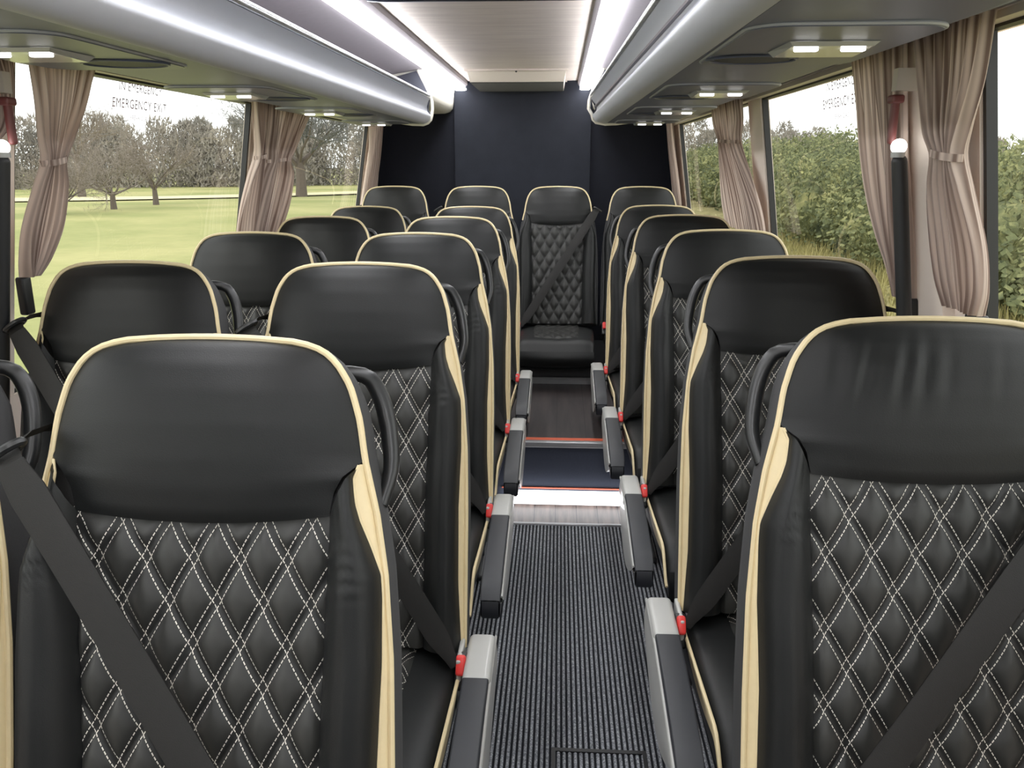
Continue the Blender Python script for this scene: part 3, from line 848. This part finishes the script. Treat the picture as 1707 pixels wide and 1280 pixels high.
    if arm:
        ca = a0+.027
        armo = None
        L0, L1, Lc = -.185, -.690, -.345
        mb = MB()
        def armf(a, v):
            ang = a*2*pi; y = lerp(Lc+.004, L1, v); fr = sm(v, .90, 1); e = .16
            w = .0255*(1-.08*fr); h = .030*(1-.25*fr)
            c_, s_ = cos(ang), sin(ang)
            zc = .478-.018*v-.030*v*v-.010*fr
            return (side*(ca+w*math.copysign(abs(c_)**e, c_)), y, zc+h*math.copysign(abs(s_)**e, s_))
        mb.grid(armf, 24, 14, wrapi=True, flip=fl)
        mb.grid(lambda a, v: (side*(ca-.02+.04*a), L1-.006*sin(pi*v), .395+v*.045), 4, 4)
        armo = mb.build('arm_pad', M['pad'], root)
        armo.name = 'armrest'
        mb = MB(); mb.rbox((side*(ca+.001), (L0+Lc)/2, .484), (.055, abs(L0-Lc), .050), .012); mb.build('end_cap', M['grey'], armo)['label'] = 'light grey plastic end cap'
        # outer grey flank with a bellied lower edge
        mb = MB()
        def flank(a, v):
            y = lerp(L0+.005, L1+.01, v)
            top = .497-.020*sm(v, .25, 1)-.030*v*v
            bot = .40-.075*sin(pi*clamp(v*1.05))**1.0+.03*v*v
            th = a
            return (side*(ca+.026+.004*sin(pi*min(1, th*1.0))), y, lerp(top, bot, th))
        mb.grid(flank, 6, 20, flip=not fl)
        mb.grid(lambda a, v: (side*(ca+.014+.012*a), flank(1, v)[1], flank(1, v)[2]+.002*(1-a)), 2, 20)
        mb.tube([(side*(ca+.027), flank(0, v)[1], flank(0, v)[2]) for v in [i/14 for i in range(15)]], .003, 6)
        mb.build('outer_flank', M['grey'], armo)['label'] = 'light grey plastic flank'
        mb = MB(); mb.rbox((side*(a0-.012), -.235, .45), (.010, .10, .11), .004); mb.build('hinge_bracket', M['grey'], root)
    # --- buckle
    bx = .214 if bench else .224 if not arm else .230 if side > 0 else .236
    mb = MB()
    Rm = Matrix.Rotation(side*0.0, 3, 'Y') @ Matrix.Rotation(-.55, 3, 'X')
    mb.rbox((side*bx*ws, -.262, .468), (.026, .030, .075), .008, M=Rm); mb.tube([(side*bx*ws, -.20, .40), (side*bx*ws, -.235, .435), (side*bx*ws, -.255, .46)], .009, 8)
    bo = mb.build('buckle', M['black'], root)
    mb = MB(); mb.rbox((side*bx*ws, -.279, .492), (.019, .018, .040), .006, M=Rm); mb.build('release_button', M['red'], bo)['label'] = 'red release button'
    # --- shoulder belt from the window-side guide to the buckle
    A = Vector(bk(-.212, .150, .050)); B = Vector((side*(bx-.012)*ws, -.268, .482))
    nrm = Vector((0, -CR, SR)); dr = (B-A).normalized(); wd = dr.cross(nrm).normalized()
    def belt(a, v):
        p = A.lerp(B, v)+nrm*(.010*sin(pi*v)*-.6+.006*sin(pi*v)**2)
        wv = .0235*(1-.55*sm(v, .9, 1)) * (1-.25*(1-sm(v, 0, .05)))
        q = p+wd*((a-.5)*2*wv)+nrm*(.0015*(1-(2*a-1)**2)+.0012*sin(v*11+a*2))
        return tuple(q)
    mb = MB(); mb.grid(belt, 6, 40)
    mb.grid(lambda a, v: tuple(Vector(belt(a, v))-nrm*.0018), 6, 40)
    # run over the guide and behind the shoulder
    run = [Vector(bk(*q)) for q in ((-.170, .105, -.045), (-.200, .108, -.012), (-.219, .120, .018), (-.224, .136, .040))]+[A]
    def over(a, v):
        q = v*4; i = min(3, int(q)); p = run[i].lerp(run[i+1], q-i)
        return tuple(p+wd*((a-.5)*2*lerp(.012, .0178, v)))
    mb.grid(over, 4, 16)
    mb.build('seat_belt', M['belt'], root, angle=60)
    mb = MB()
    c0 = run[3]
    mb.tube([tuple(c0+wd*.023*cos(k*pi/8)+nrm*.011*sin(k*pi/8)) for k in range(16)], .0055, 8, closed=True)
    hb = MB(); hb.rbox(bk(-.186, .118, -.045), (.030, .06, .05), .012); hb.build('belt_housing', M['black'], root)
    mb.build('belt_guide', M['black'], root)
    return root

def set_floor(root, z):
    """put the thing's base at floor height z without moving its parts"""
    for ch in root.children: ch.location.z -= z
    root.location.z = z

LY0, RY0, PITCH = .954, 1.126, .75
ordn = ['nearest the camera', 'in the second row', 'in the third row', 'in the fourth row', 'in the fifth row']
protoL = seat_meshes(1, 1.0, '', 0.0)
protoR1 = seat_meshes(-1, 1.045, '', 0.0, wrinkle=True)
protoR = seat_meshes(-1, 1.045, '', 0.0)
protoL5 = seat_meshes(1, 1.0, '', .28)
protoR5 = seat_meshes(-1, 1.045, '', .28)
protoW = seat_meshes(1, 1.0, '', 0.0, arm=False)
protoW5 = seat_meshes(1, 1.0, '', .28, arm=False)
protoB = seat_meshes(1, 1.0, '', None, stitch='quilt_dark', arm=False, bench=True, handle=False)
protoBr = seat_meshes(-1, 1.0, '', None, stitch='quilt_dark', arm=False, bench=True, handle=False)
used = set()
def place(proto, x, y, label, group, zf=0.0, dz=0.0):
    o = proto if proto.name not in used else copy_tree(proto)
    if o is proto: used.add(proto.name)
    o.location = (x, y, dz)
    if zf:
        d = zf-dz
        for ch in o.children: ch.location.z = -d
        o.location.z = zf
    tag(o, label, 'seat', group)
    return o
axs = [-.418, -.411, -.416, -.41, -.41]
wxs = [-.893, -.90, -.912, -.91, -.91]
rxs = [.500, .520, .514, .496, .478]
for k in (1, 0, 2, 3, 4):
    y = LY0+PITCH*k
    p = protoL if k < 4 else protoL5; zf = 0 if k < 4 else .28
    place(p, axs[k], y, 'quilted black leather seat with cream piping, aisle seat of the pair %s' % ordn[k], 'aisle seats of the paired rows', zf)
    p = protoW if k < 4 else protoW5
    place(p, wxs[k], y+(.01 if k == 0 else 0), 'quilted black leather seat with cream piping, window seat of the pair %s' % ordn[k], 'window seats of the paired rows', zf)
for k in (0, 1, 2, 3, 4):
    y = RY0+PITCH*k
    p = protoR1 if k == 0 else protoR if k < 4 else protoR5; zf = 0 if k < 4 else .28
    place(p, rxs[k], y, 'quilted black leather single seat with cream piping on the hedge side, %s' % ordn[k], 'single seats on the hedge side', zf)
names = ['beside the lawn side curtain', 'second from the lawn side', 'facing down the aisle', 'beside the hedge side curtain']
for i, x in enumerate((-.957, -.471, -.007, .476)):
    place(protoB if i < 2 else protoBr, x, 4.90, 'back row black seat with cream piping, %s' % names[i], 'back row seats', .318, .066)

# ------------------------------------------------------------------ outside
GZ = -.95
def ground_z(x, y):
    return GZ+.25*noise.noise(Vector((x*.03, y*.03, .5)))*clamp((abs(x)-6)/10)
def lawn_mat():
    m, nt, out = new_mat('lawn_grass')
    L = nt.links.new
    b = N(nt, 'ShaderNodeBsdfPrincipled', inp={'Roughness': .95, 'Specular IOR Level': .1})
    tc = N(nt, 'ShaderNodeTexCoord')
    n1 = N(nt, 'ShaderNodeTexNoise', inp={'Scale': .16, 'Detail': 5}); n2 = N(nt, 'ShaderNodeTexNoise', inp={'Scale': 2.2, 'Detail': 6, 'Roughness': .7})
    L(tc.outputs['Object'], n1.inputs['Vector']); L(tc.outputs['Object'], n2.inputs['Vector'])
    c1 = N(nt, 'ShaderNodeValToRGB'); c1.color_ramp.elements[0].position = .38; c1.color_ramp.elements[0].color = srgb(138, 144, 88); c1.color_ramp.elements[1].position = .62; c1.color_ramp.elements[1].color = srgb(168, 165, 110)
    L(n1.outputs['Fac'], c1.inputs[0])
    c2 = N(nt, 'ShaderNodeValToRGB'); c2.color_ramp.elements[0].position = .35; c2.color_ramp.elements[0].color = srgb(120, 116, 72); c2.color_ramp.elements[1].position = .65; c2.color_ramp.elements[1].color = srgb(178, 166, 116)
    L(n2.outputs['Fac'], c2.inputs[0])
    sx = N(nt, 'ShaderNodeSeparateXYZ'); L(tc.outputs['Object'], sx.inputs[0])
    mr = N(nt, 'ShaderNodeMapRange'); L(sx.outputs[0], mr.inputs[0]); mr.inputs[1].default_value = 0; mr.inputs[2].default_value = 4
    mx = N(nt, 'ShaderNodeMix', data_type='RGBA'); L(mr.outputs[0], mx.inputs[0]); L(c1.outputs[0], mx.inputs[6]); L(c2.outputs[0], mx.inputs[7])
    m3 = N(nt, 'ShaderNodeMix', data_type='RGBA', blend_type='MULTIPLY'); m3.inputs[0].default_value = .35; L(mx.outputs[2], m3.inputs[6]); L(n2.outputs['Fac'], m3.inputs[7])
    L(m3.outputs[2], b.inputs['Base Color']); L(b.outputs[0], out.inputs[0])
    return m
M['lawn'] = lawn_mat()
mb = MB(); mb.grid(lambda u, v: ((u-.5)*320, v*330-20, ground_z((u-.5)*320, v*330-20)), 96, 96)
tag(mb.build('ground_lawn', M['lawn']), kind='structure')

def leaf_mat(name, c0, c1, c2, sc=3.0):
    m, nt, out = new_mat(name)
    L = nt.links.new
    b = N(nt, 'ShaderNodeBsdfPrincipled', inp={'Roughness': .8, 'Specular IOR Level': .15})
    tc = N(nt, 'ShaderNodeTexCoord'); n1 = N(nt, 'ShaderNodeTexNoise', inp={'Scale': sc, 'Detail': 5, 'Roughness': .75}); L(tc.outputs['Object'], n1.inputs['Vector'])
    c = N(nt, 'ShaderNodeValToRGB'); c.color_ramp.elements[0].position = .34; c.color_ramp.elements[0].color = c0; c.color_ramp.elements[1].position = .70; c.color_ramp.elements[1].color = c2
    e = c.color_ramp.elements.new(.5); e.color = c1
    L(n1.outputs['Fac'], c.inputs[0]); L(c.outputs[0], b.inputs['Base Color'])
    t = N(nt, 'ShaderNodeBsdfTranslucent'); L(c.outputs[0], t.inputs[0])
    ms = N(nt, 'ShaderNodeMixShader'); ms.inputs[0].default_value = .25; L(b.outputs[0], ms.inputs[1]); L(t.outputs[0], ms.inputs[2]); L(ms.outputs[0], out.inputs[0])
    return m
M['hedge'] = leaf_mat('hedge_leaves', srgb(58, 66, 48), srgb(104, 110, 74), srgb(168, 166, 110), 1.3)
M['woods'] = leaf_mat('hazy_winter_woods', srgb(112, 110, 104), srgb(138, 132, 122), srgb(158, 150, 136), .35)  # distance haze put into the lighter grey tones
M['twig'] = mat('twig_brown', srgb(118, 108, 98), .9, var=.15, vscale=3)
M['bark'] = mat('bark_brown', srgb(88, 78, 70), .9, var=.2, vscale=6)
M['twig_dark'] = mat('twig_grey_dark', srgb(92, 92, 90), .9, var=.15, vscale=3)
M['path'] = mat('path_pale', srgb(196, 188, 146), .95, var=.06, vscale=.4)
M['water'] = mat('pond_pale', srgb(236, 238, 236), .2, var=.03, vscale=.4)

def leaf_cloud(mb, c, r, n, size, rnd, squash=1.0, shell=.55):
    for _ in range(n):
        while True:
            d = Vector((rnd.uniform(-1, 1), rnd.uniform(-1, 1), rnd.uniform(-1, 1)))
            if .05 < d.length < 1: break
        d = d.normalized()*(shell+(1-shell)*rnd.random()**.6)
        p = Vector((c[0]+d.x*r[0], c[1]+d.y*r[1], c[2]+d.z*r[2]))
        a = Vector((rnd.gauss(0, 1), rnd.gauss(0, 1), rnd.gauss(0, 1))).normalized(); b = a.orthogonal().normalized()
        s = size*rnd.uniform(.6, 1.4); s2 = s*squash
        mb.add([p-a*s-b*s2, p+a*s-b*s2, p+a*s+b*s2, p-a*s+b*s2], [(0, 1, 2, 3)])

# hedge: continuous scrub along the lane on the single seat side
rnd = random.Random(11)
mb = MB()
y = 11.0
while y < 78:
    for row in range(3):
        x = 6.9+row*1.5+rnd.uniform(-.5, .5)+.04*y
        h = (2.15+.22*row+.6*noise.noise(Vector((y*.21, row*3.1, 2)))+clamp((y-14)/24)*.75)*rnd.uniform(.92, 1.08)
        w = rnd.uniform(1.0, 1.6)
        dens = 1000 if y < 34 else 350
        leaf_cloud(mb, (x, y, GZ+h*.5), (w, w*1.1, h*.54), dens, .048 if y < 34 else .09, rnd, .6, .5)
        leaf_cloud(mb, (x+rnd.uniform(-.5, .5), y+rnd.uniform(-.5, .5), GZ+h*.9), (w*.5, w*.5, h*.22), 160, .045, rnd, .5, .3)
        # solid dark core
        mb.sphere((x+.3, y, GZ+h*.40), (w*.72, w*.85, h*.42), 8, 6)
    y += .85 if y < 34 else 1.5
tag(mb.build('hedge_shrubbery', M['hedge'], smooth=False), 'dense green scrub hedge filling the view through the single seat side windows', 'hedge', kind='stuff')
# dry tufts on the verge in front of it
M['dry'] = leaf_mat('verge_dry_grass', srgb(112, 110, 68), srgb(158, 150, 96), srgb(196, 186, 130), 1.2)
mb = MB()
for _ in range(9000):
    yy = 3+ 30*rnd.random()**.8; xx = 3.2+rnd.random()*4.2
    h = rnd.uniform(.06, .34)*(1+.5*(xx-3.2)/4.2); a = rnd.uniform(0, pi); w = .018
    lx, ly = rnd.gauss(0, .09), rnd.gauss(0, .09)
    z = ground_z(xx, yy)
    mb.add([(xx-w*cos(a), yy-w*sin(a), z), (xx+w*cos(a), yy+w*sin(a), z), (xx+lx, yy+ly, z+h)], [(0, 1, 2)])
tag(mb.build('verge_grass', M['dry'], smooth=False), 'straw coloured long grass on the verge before the hedge', 'grass', kind='stuff')

# winter woods closing the lawn
mb = MB(); rnd = random.Random(5)
def woods_line(p0, p1, n, h0, h1, dens=900, size=.13):
    for i in range(n):
        f = i/(n-1)
        x = lerp(p0[0], p1[0], f)+rnd.uniform(-3, 3); y = lerp(p0[1], p1[1], f)+rnd.uniform(-3, 3)
        h = rnd.uniform(h0, h1); w = rnd.uniform(1.8, 3.2)
        for _ in range(dens):
            q = rnd.random(); a_ = rnd.uniform(0, 2*pi); rr = sqrt(rnd.random())*w*1.3*(1-.75*q**2.2)
            p = Vector((x+rr*cos(a_), y+rr*sin(a_)*.7, GZ+h*(q*1.02))); d = Vector((rnd.gauss(0, .5), rnd.gauss(0, .3), rnd.gauss(.5, .6))).normalized()*size*rnd.uniform(2, 6); b_ = Vector((1, 0, rnd.gauss(0, .4))).normalized()*size*rnd.uniform(.3, .9)
            mb.add([tuple(p-b_), tuple(p+b_), tuple(p+d)], [(0, 1, 2)])
woods_line((-95, 46), (-52, 74), 46, 4.2, 6.4)
woods_line((-56, 72), (-12, 98), 64, 4.6, 6.6)
woods_line((-14, 104), (40, 130), 34, 6.0, 8.0)
woods_line((26, 108), (110, 90), 34, 4.0, 5.4)
tag(mb.build('woods', M['woods'], smooth=False), 'hazy grey brown winter woods along the horizon', 'woods', kind='stuff')

# path and pale pond on the far side of the lawn
mb = MB()
pth = [(-62, 40), (-46, 45.0), (-36, 48.5), (-28, 53), (-20, 60), (-10, 72)]
L1 = []; L2 = []
for i, (x, y) in enumerate(pth):
    L1.append((x, y-2.0, ground_z(x, y-2.0)+.08)); L2.append((x, y+6.5, ground_z(x, y+6.5)+.08))
mb.add(L1+L2, [(i, i+1, len(L1)+i+1, len(L1)+i) for i in range(len(L1)-1)])
tag(mb.build('path', M['path'], smooth=False), kind='structure')
mb = MB(); mb.disc((-36.5, 41.8, GZ+.16), (0, 0, 1), 6.2, 32, 2.3)
tag(mb.build('water', M['water'], smooth=False), kind='structure')

# bare trees on the lawn
def tree(loc, h, crown_w, label, seed, trunk_h=.20, mt='twig', dens=1.0, group=None, twigs=2600):
    rnd = random.Random(seed)
    t = empty('bare_tree', loc); tag(t, label, 'tree', group)
    tr = MB(); cr = MB()
    th = h*trunk_h
    tr.tube([(0, 0, -.1), (.008*h*rnd.uniform(-1, 1), 0, th*.5), (0, 0, th*1.15)], lambda x: h*.034*(1.25-.5*x), 8)
    ends = []
    def branch(p, d, L, r, lev):
        pts = [p]; q = p
        for i in range(3):
            d = (d+Vector((rnd.gauss(0, .16), rnd.gauss(0, .16), rnd.gauss(.05, .10)))).normalized(); q = q+d*L/3; pts.append(q)
        (tr if lev == 0 else cr).tube([tuple(a) for a in pts], lambda x: r*(1-.6*x), 4 if lev else 6, caps=False)
        if lev < 3:
            for i in range(5 if lev < 2 else 4):
                k = rnd.uniform(.35, 1); b = pts[0].lerp(pts[-1], k)
                nd = (d+Vector((rnd.gauss(0, .6), rnd.gauss(0, .6), rnd.gauss(.12, .45)))).normalized()
                branch(b, nd, L*rnd.uniform(.5, .75), r*.5, lev+1)
        else: ends.append(q)
    for i in range(7):
        a = 2*pi*i/7+rnd.uniform(-.3, .3); el = rnd.uniform(.25, 1.2)
        d = Vector((cos(a)*cos(el)*crown_w/h*1.25, sin(a)*cos(el)*crown_w/h*1.25, sin(el)*.95)).normalized()
        branch(Vector((0, 0, th*rnd.uniform(.8, 1.15))), d, (h-th)*rnd.uniform(.42, .58), h*.012, 0)
    for _ in range(int(twigs*dens)):
        e = rnd.choice(ends); p = e+Vector((rnd.gauss(0, .05*h), rnd.gauss(0, .05*h), rnd.gauss(0, .05*h)))
        d = Vector((rnd.gauss(0, 1), rnd.gauss(0, 1), rnd.gauss(.3, 1))).normalized()*h*rnd.uniform(.02, .06); s = d.orthogonal().normalized()*h*.0016
        cr.add([tuple(p-s), tuple(p+s), tuple(p+d)], [(0, 1, 2)])
    tr.build('trunk', M['bark'], t); cr.build('crown', M[mt], t, smooth=False)
    return t
tree((-21.9, 36.2, GZ), 3.5, 3.2, 'low bare brown tree nearest the pale path on the lawn', 3, dens=1.4)
tree((-21.9, 40.5, GZ), 4.3, 3.4, 'middle one of three bare round trees on the lawn', 4, dens=1.3)
tree((-22.2, 45.5, GZ), 4.6, 3.4, 'farthest of three bare round trees on the lawn', 5, dens=1.3)
tree((-18.5, 60, GZ), 10.5, 9, 'tall dark bare tree seen through the rear lawn side window', 6, trunk_h=.22, mt='twig_dark', dens=2.4)
tree((-33, 57, GZ), 7.2, 3.6, 'slender bare tree rising above the woods behind the exit lettering', 9, trunk_h=.35, dens=.8)
# slim conifer poking out of the hedge
t = empty('young_conifer', (15.0, 40.0, GZ)); tag(t, 'slim pointed conifer rising above the hedge', 'tree')
mb = MB(); mb.tube([(0, 0, -.1), (0, 0, 4.6)], lambda x: .07*(1-.8*x), 6); mb.build('trunk', M['bark'], t)
mb = MB(); rnd = random.Random(8)
for _ in range(900):
    z = rnd.uniform(.8, 4.7); r = .9*(1-z/4.8)*rnd.random()**.5+.02; a = rnd.uniform(0, 2*pi)
    p = Vector((r*cos(a), r*sin(a), z)); d = Vector((cos(a), sin(a), .5))*.22; s = Vector((-sin(a), cos(a), 0))*.05
    mb.add([tuple(p-s), tuple(p+s), tuple(p+d)], [(0, 1, 2)])
mb.build('crown', M['hedge'], t, smooth=False)

# ------------------------------------------------------------------ light
w = bpy.data.worlds.new('World'); scene.world = w; w.use_nodes = True
nt = w.node_tree; nt.nodes.clear()
bg = nt.nodes.new('ShaderNodeBackground'); out = nt.nodes.new('ShaderNodeOutputWorld')
tc = nt.nodes.new('ShaderNodeTexCoord'); sp = nt.nodes.new('ShaderNodeSeparateXYZ'); cr = nt.nodes.new('ShaderNodeValToRGB')
cr.color_ramp.elements[0].position = .0; cr.color_ramp.elements[0].color = (.90, .91, .90, 1); cr.color_ramp.elements[1].position = .5; cr.color_ramp.elements[1].color = (1, 1, 1, 1)
nt.links.new(tc.outputs['Generated'], sp.inputs[0]); nt.links.new(sp.outputs[2], cr.inputs[0]); nt.links.new(cr.outputs[0], bg.inputs[0])
bg.inputs[1].default_value = 2.5
nt.links.new(bg.outputs[0], out.inputs[0])
sun = bpy.data.lights.new('sun', 'SUN'); sun.energy = 1.2; sun.angle = math.radians(40); sun.color = (1, .96, .88)
so = bpy.data.objects.new('sun', sun); COL.objects.link(so); so.rotation_euler = (math.radians(50), 0, math.radians(-35))

# ------------------------------------------------------------------ camera
cam = bpy.data.cameras.new('camera'); co = bpy.data.objects.new('camera', cam); COL.objects.link(co)
cam.sensor_width = 36; cam.lens = 36*1381/1707; cam.clip_start = .02; cam.clip_end = 1000
co.location = (0, 0, 1.45); co.rotation_euler = (pi/2-.2619, 0, .056)
scene.camera = co
scene.view_settings.view_transform = 'Standard'
scene.view_settings.look = 'None'
scene.view_settings.exposure = 0
scene.view_settings.gamma = 1.12
